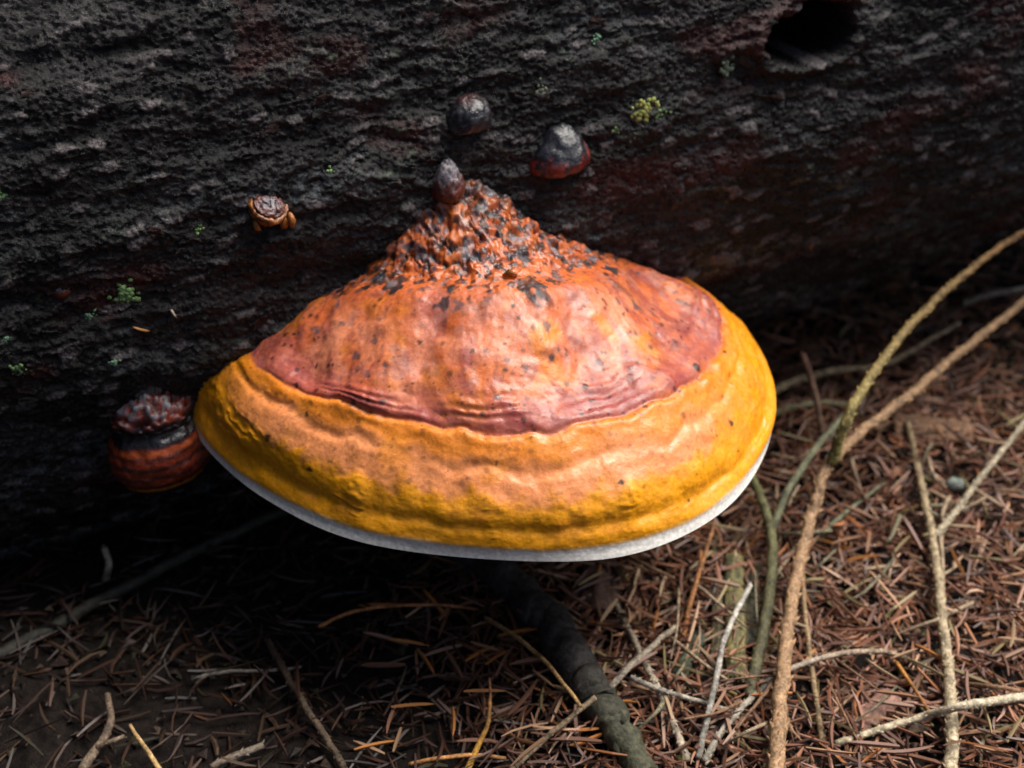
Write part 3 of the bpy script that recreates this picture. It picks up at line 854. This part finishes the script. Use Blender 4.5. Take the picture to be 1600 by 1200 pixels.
def litter():
    n = 40000
    x = rng.normal(0.06, 0.25, n); y = rng.normal(-0.01, 0.20, n)
    x[30000:] = rng.normal(0.0, 0.7, n - 30000); y[30000:] = rng.normal(-0.1, 0.6, n - 30000)
    left_shade = sstep(0.05, -0.05, x + 0.25 * (y + 0.12))          # left-side shade painted into the needles, which also lie thinner there
    keep = rng.uniform(0, 1, n) > 0.60 * left_shade
    x, y, left_shade = x[keep], y[keep], left_shade[keep]; n = len(x)
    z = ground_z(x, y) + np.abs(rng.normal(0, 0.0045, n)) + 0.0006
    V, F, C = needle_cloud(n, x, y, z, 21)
    C = C * np.repeat(1.0 - 0.84 * left_shade, 16)[:, None]
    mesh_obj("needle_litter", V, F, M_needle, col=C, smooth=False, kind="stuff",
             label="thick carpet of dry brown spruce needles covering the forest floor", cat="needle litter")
    # crumbs of soil, bark and cone scales between the needles
    m = 5200
    x = rng.normal(0.05, 0.26, m); y = rng.normal(0.0, 0.2, m)
    z = ground_z(x, y) + np.abs(rng.normal(0, 0.003, m))
    sz = rng.gamma(2.0, 0.0006, m) + 0.0006
    base = np.array([[1, 0, 0], [-.5, .8, 0], [-.5, -.8, 0], [0, 0, .6], [0.1, 0.1, -.5]])
    tri = np.array([[0, 1, 3], [1, 2, 3], [2, 0, 3], [1, 0, 4], [2, 1, 4], [0, 2, 4]])
    V = base[None] * rng.uniform(0.5, 1.4, (m, 5, 1))
    a = rng.uniform(0, 6.28, m); ca, sa = np.cos(a)[:, None], np.sin(a)[:, None]
    V = np.stack([V[..., 0] * ca - V[..., 1] * sa, V[..., 0] * sa + V[..., 1] * ca, V[..., 2] + V[..., 0] * rng.normal(0, .4, (m, 1))], -1) * sz[:, None, None] + np.stack([x, y, z], -1)[:, None]
    F = (tri[None] + (np.arange(m) * 5)[:, None, None]).reshape(-1, 3)
    pal = np.array([[.05, .03, .02], [.16, .085, .06], [.09, .05, .035], [.25, .17, .11], [.10, .09, .04]])
    C = np.repeat(pal[rng.integers(0, 5, m)] * rng.uniform(.6, 1.4, (m, 1)) * (1.1 - 0.85 * sstep(0.05, -0.05, x))[:, None], 5, 0)  # crumbs carry the same painted shade towards the left
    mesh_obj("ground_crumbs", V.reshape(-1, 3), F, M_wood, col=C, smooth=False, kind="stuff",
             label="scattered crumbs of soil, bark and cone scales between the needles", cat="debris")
litter()

def loose_needles():
    base = []
    kinds = ["tan", "dark brown", "orange", "pale straw coloured", "blackish brown", "dull olive brown"]
    cols = [(.30, .18, .10), (.22, .11, .06), (.36, .14, .035), (.40, .28, .17), (.17, .08, .05), (.26, .20, .10)]
    for k in range(6):
        V, F = needle_mesh(rng.uniform(0.013, 0.019), rng.uniform(0.0011, 0.0016), rng.normal(0, 0.06), k)
        me = bpy.data.meshes.new("spruce_needle"); me.from_pydata(V.tolist(), [], F)
        at = me.attributes.new("tint", 'FLOAT_COLOR', 'POINT')
        at.data.foreach_set("color", np.tile(np.array([*cols[k], 1], dtype=np.float32), len(V)))
        me.materials.append(M_needle)
        base.append(me)
    for k in range(180):
        px, py = rng.uniform(880, 1600), rng.uniform(700, 1190)
        if k % 4 == 0:
            px, py = rng.uniform(560, 1000), rng.uniform(960, 1190)
        p = at_z(px, py, -0.075)
        z = float(ground_z(p[0], p[1])) + rng.uniform(0.007, 0.012)
        o = bpy.data.objects.new("spruce_needle", base[k % 6]); COL.objects.link(o)
        o.location = (p[0], p[1], z)
        o.rotation_euler = (rng.uniform(0, 1), rng.normal(0, 0.16), rng.uniform(0, 2 * math.pi))
        tag(o, f"{kinds[k % 6]} dry needle lying loose on top of the needle litter", "needle", f"loose {kinds[k % 6]} needles on top of the litter")
loose_needles()

# ------------------------------------------------------------------ twigs and sticks
def tube(P, r0, r1, segs=10, rn=0.12, seed=0, flat=1.0):
    """round tapering tube along the points P; returns verts, faces, ring frames"""
    P = np.asarray(P, float); n = len(P)
    T = np.gradient(P, axis=0); T /= np.linalg.norm(T, axis=1, keepdims=True)
    ref = np.array([0, 0, 1.0]) if abs(T[0, 2]) < 0.9 else np.array([1.0, 0, 0])
    U = np.cross(T[0], ref); U /= np.linalg.norm(U)
    us = []
    for k in range(n):
        U = U - T[k] * (U @ T[k]); U /= np.linalg.norm(U); us.append(U)
    us = np.array(us); vs = np.cross(T, us)
    th = np.linspace(0, 2 * math.pi, segs, endpoint=False)
    rad = np.linspace(r0, r1, n)
    V = np.zeros((n, segs, 3))
    for j, a in enumerate(th):
        q = np.stack([np.arange(n) * 0.35, np.full(n, math.cos(a) * 1.3), np.full(n, math.sin(a) * 1.3 + seed)], -1)
        r = rad * (1 + rn * fbm(q, 3, seed))
        V[:, j] = P + us * (r * math.cos(a))[:, None] + vs * (r * math.sin(a) * flat)[:, None]
    V = V.reshape(-1, 3)
    F = [tuple(int(v) for v in f) for f in grid_faces(n, segs, True)]
    F += [tuple(range(segs - 1, -1, -1)), tuple((n - 1) * segs + j for j in range(segs))]
    return V, F, (us, vs, T, rad)

def gp(px, py, h):
    """ground point under a pixel, h metres above the ground"""
    z = -0.075 + h
    for _ in range(4):
        p = at_z(px, py, z)
        z = float(ground_z(p[0], p[1])) + h
    return at_z(px, py, z)

def stick_mesh(name, P, r0, r1, color, color2=None, pegs=0.0, mat=None, parent=None, seed=0, rn=0.12, step=0.0012, **tags):
    ctrl = np.asarray(P, float)
    length = np.linalg.norm(np.diff(ctrl, axis=0), axis=1).sum()
    n = max(8, int(length / step))
    C3 = catmull(ctrl, n)
    C3 = C3 + 0.5 * (r0 + r1) * 0.5 * np.stack([fbm(np.stack([np.linspace(0, length * 90, n), np.full(n, seed + k * 7.3), np.zeros(n)], -1), 2, seed + k) for k in range(3)], -1)
    V, F, (us, vs, T, rad) = tube(C3, r0, r1, 10, rn, seed)
    V = V.tolist()
    col = np.array(color); c2 = np.array(color2 if color2 is not None else color)
    ring_t = np.repeat(np.linspace(0, 1, n), 10)
    blot = np.clip(1 + 1.3 * fbm(np.asarray(V) * 260 + seed, 3, seed + 5), 0.25, 1.9)
    C = (col * (1 - ring_t[:, None]) + c2 * ring_t[:, None]) * blot[:, None]
    C = C.tolist()
    if pegs > 0:                                     # woody pegs left where needles fell off, in a spiral
        k = 0; dist = 0.0
        while dist < length * 0.995:
            i = min(n - 1, int(dist / length * n))
            a = k * 2.399 + rng.normal(0, .35)
            out = us[i] * math.cos(a) + vs[i] * math.sin(a)
            side = np.cross(T[i], out)
            r = rad[i]; w = r * 0.30 * rng.uniform(0.6, 1.3)
            o = C3[i] + out * r * 0.8
            tip = C3[i] + out * (r * (1.0 + pegs * rng.uniform(0.4, 1.3))) + T[i] * r * 0.9
            b0 = len(V)
            for q in (o - T[i] * w * 1.6 + side * w, o - T[i] * w * 1.6 - side * w, o + T[i] * w * 1.2 - side * w, o + T[i] * w * 1.2 + side * w, tip + side * w * .5, tip - side * w * .5):
                V.append(q.tolist())
            F += [(b0, b0 + 1, b0 + 5, b0 + 4), (b0 + 1, b0 + 2, b0 + 5), (b0 + 2, b0 + 3, b0 + 4, b0 + 5), (b0 + 3, b0, b0 + 4)]
            f = i / n
            cc = (col * (1 - f) + c2 * f)
            C += [(cc * 1.0).tolist()] * 4 + [(cc * 1.25).tolist()] * 2
            k += 1
            dist += max(0.0009, r * 0.55) * rng.uniform(0.6, 1.5)
    return mesh_obj(name, V, F, mat or M_twig, parent, col=np.array(C), **tags)

TAN, PALE, OLIVE, GREY, ORNG, DARK = (.30, .165, .07), (.38, .30, .20), (.17, .155, .06), (.22, .20, .18), (.40, .15, .03), (.045, .04, .038)
def twig(label, pts, w0, w1, color, color2=None, pegs=0.35, sides=(), name="twig", mat=None, seed=None, rn=0.12):
    """pts: (photo x, photo y, height above ground) or (x, y, None, depth y); widths in photo pixels"""
    def conv(pp):
        out = []
        for q in pp:
            out.append(at_y(q[0], q[1], q[3]) if len(q) == 4 else gp(q[0], q[1], q[2]))
        return np.array(out)
    P = conv(pts)
    def rad(w, p):
        d = np.linalg.norm(p - CAM)
        return w * d / FPX / 2
    seed = seed if seed is not None else int(abs(pts[0][0] * 3 + pts[0][1]))
    if not sides:
        return stick_mesh(name, P, rad(w0, P[0]), rad(w1, P[-1]), color, color2, pegs, mat, None, seed, rn, label=label, cat="twig")
    root = empty(name, P[0], label, "twig")
    stick_mesh("stem", P, rad(w0, P[0]), rad(w1, P[-1]), color, color2, pegs, mat, root, seed, rn)
    for sp, a0, a1, c0, c1 in sides:
        S = conv(sp)
        stick_mesh("side_shoot", S, rad(a0, S[0]), rad(a1, S[-1]), c0, c1, pegs, mat, root, seed + 31, rn)
    return root

# the tall forked twig leaning on the log
twig("tall tan forked twig leaning from the needle litter against the log",
     [(1212, 1215, .012), (1222, 1060, .018), (1240, 920, .026), (1270, 800, .034), (1303, 715, .045), (1420, 618, None, 0.035), (1520, 535, None, 0.075), (1640, 440, None, 0.12)],
     25, 11, (.30, .18, .095), (.22, .13, .065),
     sides=[([(1300, 722, .045), (1330, 640, None, 0.00), (1400, 535, None, 0.035), (1480, 452, None, 0.07), (1560, 388, None, 0.095), (1620, 350, None, 0.115)], 17, 8, (.22, .19, .06), (.22, .10, .04))])
twig("pale upright peg covered twig with a bare side shoot, right of the tan forked twig",
     [(1486, 1215, .006), (1486, 1100, .009), (1474, 980, .012), (1460, 860, .012), (1440, 760, .012), (1418, 660, .008)], 20, 9, (.42, .34, .22), (.24, .17, .09),
     sides=[([(1462, 838, .012), (1500, 790, .018), (1545, 730, .026), (1610, 650, .036)], 11, 8, (.36, .30, .20), (.30, .25, .17))])
twig("pale peg covered twig lying sideways across the foot of the pale upright twig",
     [(1305, 1162, .005), (1370, 1142, .006), (1440, 1120, .010), (1500, 1104, .019), (1560, 1094, .012), (1625, 1088, .006)], 10, 13, (.40, .33, .22), (.44, .38, .27))
twig("grey peg covered twig arched over the needles between the tan and pale twigs",
     [(1150, 1118, .002), (1180, 1082, .005), (1225, 1050, .009), (1290, 1026, .012), (1360, 1018, .012), (1410, 1026, .008), (1452, 1050, .003)], 9, 8, (.27, .25, .22), (.36, .24, .14), pegs=.6)
twig("thin tan twig standing along the right edge of the tan forked twig",
     [(1285, 1165, .004), (1272, 1070, .007), (1258, 960, .010), (1254, 880, .012), (1262, 820, .010)], 9, 6, (.26, .18, .09), (.20, .13, .07), pegs=.25)
twig("olive green bare twig forking beside the right edge of the large shelf fungus",
     [(1170, 1090, .006), (1188, 1010, .012), (1204, 920, .016), (1206, 840, .020), (1190, 780, .022), (1172, 740, .020)], 20, 13, (.085, .075, .04), (.13, .125, .05), pegs=.08,
     sides=[([(1206, 830, .020), (1232, 765, .026), (1275, 700, .032), (1318, 650, .034)], 12, 10, (.16, .16, .09), (.15, .15, .09))])
twig("slim green twig pointing back at the log from the tan forked twig",
     [(1262, 855, .006), (1305, 815, .008), (1345, 782, .008), (1385, 752, .006)], 8, 5, (.14, .15, .09), (.13, .13, .08), pegs=.1)
twig("brown twig lying level under the log behind the large fungus",
     [(1190, 622, .012), (1230, 600, .016), (1300, 580, .018), (1375, 571, .018), (1430, 545, .022), (1500, 505, .030)], 14, 6, (.30, .22, .12), (.12, .09, .06), pegs=.3)
twig("short olive twig lying level just below the brown one under the log",
     [(1185, 655, .008), (1225, 640, .010), (1275, 630, .010), (1335, 634, .004)], 12, 8, (.24, .21, .11), (.20, .17, .09), pegs=.3)
twig("short brown stub standing upright behind the large fungus's right edge",
     [(1286, 695, .002), (1278, 640, .018), (1268, 595, .03), (1253, 553, .042)], 8, 11, (.16, .10, .06), (.20, .10, .06), pegs=.2)
twig("faint twig under the log's lower right side running level",
     [(1505, 475, None, 0.15), (1550, 460, None, 0.15), (1640, 445, None, 0.15)], 9, 9, (.13, .12, .10), (.15, .14, .12), pegs=.3)
twig("peg covered grey twig slanting down the needles below the large fungus",
     [(955, 930, .004), (985, 990, .009), (1015, 1050, .010), (1045, 1115, .008), (1075, 1190, .003)], 10, 12, (.27, .22, .16), (.36, .29, .21), pegs=.6)
twig("grey peg covered twig crossing the slanting one on the needles",
     [(985, 1058, .012), (1040, 1080, .012), (1100, 1098, .008), (1185, 1124, .003)], 9, 6, (.30, .26, .21), (.26, .22, .17), pegs=.6)
twig("bumpy grey twig running from the split bark toward the tan forked twig",
     [(1100, 1190, .004), (1130, 1140, .007), (1165, 1100, .008), (1205, 1065, .006)], 12, 8, (.25, .22, .17), (.28, .25, .20), pegs=.5)
twig("straight grey stick crossing the dark branch's lower end",
     [(945, 1082, .012), (985, 1040, .013), (1030, 1000, .010), (1060, 975, .004)], 11, 9, (.30, .25, .19), (.30, .25, .18), pegs=.1)
twig("thin stick lying on the needles at the end of the dark branch",
     [(790, 1210, .003), (840, 1165, .008), (895, 1118, .016), (930, 1090, .020)], 9, 8, (.22, .15, .09), (.25, .18, .11), pegs=.1)
twig("slim grey brown stick upright over the split bark piece",
     [(1090, 1185, .004), (1115, 1080, .014), (1135, 990, .018), (1172, 915, .018)], 10, 8, (.20, .18, .15), (.40, .37, .32), pegs=.05)
twig("thin orange brown stalk standing between large fungus and split bark",
     [(1066, 1000, .003), (1082, 930, .012), (1100, 870, .020), (1116, 815, .024)], 9, 6, (.34, .14, .04), (.26, .12, .05), pegs=.05)
twig("thin curved orange stem arching over the shaded ground below the large fungus",
     [(498, 979, .010), (545, 958, .014), (600, 948, .015), (680, 945, .012), (750, 952, .004)], 6, 4, (.52, .20, .06), (.30, .13, .06), pegs=0, rn=.05)
twig("thin tan grass stalk lying along the dark branch",
     [(758, 964, .010), (805, 994, .016), (850, 1032, .020), (880, 1068, .021), (908, 1104, .021)], 7, 6, (.30, .19, .08), (.40, .24, .09), pegs=0, rn=.05)
twig("flat golden dry blade of grass standing in front of the dark branch",
     [(725, 1215, .002), (745, 1170, .008), (762, 1130, .013), (766, 1095, .016), (765, 1060, .018)], 11, 3, (.48, .25, .03), (.22, .09, .04), pegs=0, rn=.05, name="grass_blade")
twig("short yellowish dry stalk standing alone on bare dark soil",
     [(258, 1215, .002), (235, 1180, .006), (215, 1152, .010), (203, 1132, .012)], 9, 5, (.40, .26, .10), (.36, .22, .09), pegs=0, rn=.05)
twig("bumpy dark twig slanting across the shaded needles below the fungus",
     [(418, 1000, .004), (445, 1050, .008), (478, 1105, .009), (520, 1170, .006), (545, 1215, .003)], 10, 11, (.08, .05, .032), (.10, .07, .042), pegs=.5)
twig("long bare branch in deep shade under the log and small dark red fungus",
     [(-60, 1050, .004), (60, 990, .005), (200, 915, .006), (330, 848, .008), (460, 790, .010)], 19, 17, (.026, .024, .018), (.034, .032, .023), pegs=.06, rn=.25, name="branch")
twig("short forked stub rising from the long shaded branch",
     [(165, 905, .006), (170, 880, .016), (163, 855, .022)], 11, 9, (.28, .24, .18), (.28, .24, .18), pegs=.1)
twig("brown forked stick on bare dark soil beside the yellowish stalk",
     [(128, 1205, .003), (155, 1165, .006), (172, 1130, .010), (168, 1085, .012)], 16, 9, (.12, .085, .055), (.11, .075, .05), pegs=.1,
     sides=[([(150, 1170, .006), (175, 1158, .010), (195, 1150, .010)], 9, 6, (.13, .09, .06), (.13, .09, .06))])
twig("thin curved twig lying in the shade under the large fungus",
     [(300, 1060, .004), (350, 1050, .007), (420, 1048, .006), (470, 1042, .004)], 6, 4, (.24, .21, .17), (.2, .17, .13), pegs=.1)
twig("stout peg covered twig end in front of the shaded dark twig",
     [(330, 1200, .003), (370, 1180, .006), (412, 1165, .006)], 12, 10, (.16, .125, .09), (.17, .135, .10), pegs=.5)
twig("orange brown stem curving low over needles in front of the golden blade",
     [(640, 1195, .004), (690, 1184, .007), (750, 1180, .006), (790, 1186, .003)], 7, 6, (.42, .19, .06), (.34, .15, .05), pegs=0, rn=.05)
twig("thin orange stalk lying loose between the arched grey twig and the pale upright twig",
     [(1400, 1035, .008), (1425, 1070, .008), (1452, 1112, .006)], 6, 5, (.46, .20, .04), (.40, .17, .04), pegs=0, rn=.05)

def twiglets():
    r = np.random.default_rng(91)
    for k in range(34):
        px, py = r.uniform(1000, 1590), r.uniform(700, 1190)
        a = r.uniform(0, math.pi); L = r.uniform(50, 150)
        dx, dy = math.cos(a) * L / 2, math.sin(a) * L / 2 * 0.8
        pts = [(px - dx, py - dy, .006 + r.uniform(0, .005)), (px + r.normal(0, 6), py + r.normal(0, 6), .012 + r.uniform(0, .004)), (px + dx, py + dy, .006 + r.uniform(0, .006))]
        kind = k % 3
        c = [(.30, .22, .14), (.20, .11, .06), (.16, .14, .085)][kind]
        w = r.uniform(4, 8)
        o = twig(["thin pale bare twiglet lying among the needles", "thin brown bare twiglet lying among the needles", "thin olive bare twiglet lying among the needles"][kind],
                 pts, w, w * 0.6, c, None, 0.35, name="twiglet", seed=700 + k)
        o["group"] = ["pale twiglets among the needles", "brown twiglets among the needles", "olive twiglets among the needles"][kind]
twiglets()

# dark bare branch under the fungus with a mossy broken end
def big_branch():
    P = np.array([gp(700, 845, .012), gp(770, 890, .012), gp(850, 965, .012), gp(915, 1062, .012), gp(965, 1140, .010), gp(1010, 1215, .006)])
    root = empty("branch", P[-1], "thick dark smooth branch with a mossy broken end under the large fungus", "branch")
    stick_mesh("stem", P[:4], .0070, .0078, (.034, .032, .033), (.045, .040, .036), 0, M_wood, root, 77, .10)
    stick_mesh("broken_end", np.vstack([P[3], (P[3] + P[4]) / 2, P[4:]]), .0074, .0056, (.044, .040, .033), (.062, .062, .034), .05, M_wood, root, 78, .45,
               label="broken end covered with green moss")
big_branch()

def slab(px0, px1, w, color, color2, label, h=0.004, name="bark_piece", n=26, m=15, th=0.003, seed=3):
    """a curved, ragged strip of bark lying on the needles"""
    A, B = gp(*px0, h), gp(*px1, h)
    T = (B - A); Ln = np.linalg.norm(T); T /= Ln
    S = np.cross(T, [0, 0, 1.0]); S /= np.linalg.norm(S); N = np.cross(S, T)
    u = np.linspace(0, 1, n); v = np.linspace(-1, 1, m)
    U, Vv = np.meshgrid(u, v, indexing='ij')
    q = np.stack([U.ravel() * Ln * 60, Vv.ravel() * 1.2, 0 * U.ravel() + seed], -1)
    rag = 1 + 0.35 * fbm(np.stack([U.ravel() * 6, np.sign(Vv.ravel()), 0 * U.ravel() + seed], -1), 3, seed)
    endr = 0.10 * fbm(np.stack([Vv.ravel() * 3, np.round(U.ravel()), 0 * U.ravel() + seed], -1), 3, seed + 2)
    gro = fbm(q * [0.6, 6, 1], 3, seed + 4)
    hgt = w * 0.45 * (1 - Vv.ravel() ** 2) + w * 0.32 * gro
    top = A + ((U.ravel() * (1 + endr)) * Ln)[:, None] * T + (Vv.ravel() * rag * w)[:, None] * S + hgt[:, None] * N
    bot = top - N * th
    f = grid_faces(n, m)
    k = n * m
    F = [tuple(int(x) for x in r) for r in f] + [tuple(int(x) + k for x in r[::-1]) for r in f]
    edge = [i * m for i in range(n)] + [(n - 1) * m + j for j in range(1, m)] + [i * m + m - 1 for i in range(n - 2, -1, -1)] + [j for j in range(m - 2, 0, -1)]
    F += [(edge[i], edge[(i + 1) % len(edge)], edge[(i + 1) % len(edge)] + k, edge[i] + k) for i in range(len(edge))]
    mix = sstep(-0.2, 0.3, fbm(q * [0.8, 3, 1] + 5, 3, seed + 6))
    C = np.array(color) * (1 - mix[:, None]) + np.array(color2) * mix[:, None]
    return mesh_obj(name, np.vstack([top, bot]), F, M_wood, col=np.vstack([C, C * 0.8]), label=label, cat="bark piece")

slab((1148, 868), (1150, 1062), 0.0042, (.17, .14, .055), (.06, .06, .035), "upright strip of olive split bark between the fungus and the tan forked twig", h=0.006, seed=3)
slab((1122, 900), (1120, 1030), 0.0022, (.14, .11, .06), (.05, .045, .03), "thin brown sliver of bark along the other edge of the olive split bark", h=0.005, seed=5)
slab((1180, 880), (1172, 1010), 0.0030, (.13, .12, .075), (.05, .05, .04), "narrow dark strip of bark beside the olive split bark", h=0.004, seed=9)
slab((1060, 1056), (1094, 990), 0.0030, (.055, .07, .04), (.03, .035, .028), "dark green mossy strip of bark next to the slanting grey twig", h=0.003, seed=14)
slab((1335, 1138), (1392, 1085), 0.0046, (.26, .14, .105), (.19, .10, .075), "pinkish brown pointed bark chip on the needles by the pale sideways twig", h=0.005, seed=21)
slab((935, 960), (945, 880), 0.0085, (.10, .055, .04), (.06, .035, .03), "brown bark chip half hidden right under the large fungus's rim", h=0.004, seed=33)
slab((1395, 668), (1515, 672), 0.010, (.22, .12, .065), (.15, .08, .045), "broad brown bark slab lying on the mound under the log", h=0.004, seed=41)

def pebble():
    p = gp(1492, 757, 0.004)
    th = np.linspace(0, 2 * math.pi, 28, endpoint=False); ph = np.linspace(-math.pi / 2, math.pi / 2, 16)
    T, PH = np.meshgrid(th, ph)
    L = np.stack([np.cos(PH) * np.cos(T), np.cos(PH) * np.sin(T), np.sin(PH)], -1).reshape(-1, 3)
    L = L * (1 + 0.15 * fbm(L * 1.5, 2, 77))[:, None] * [0.0042, 0.0036, 0.0034]
    mesh_obj("pebble", p + L, grid_faces(16, 28, True), M_stone, label="small rounded grey green pebble lying among the brown needles", cat="pebble")
pebble()

build_added_root_plate()
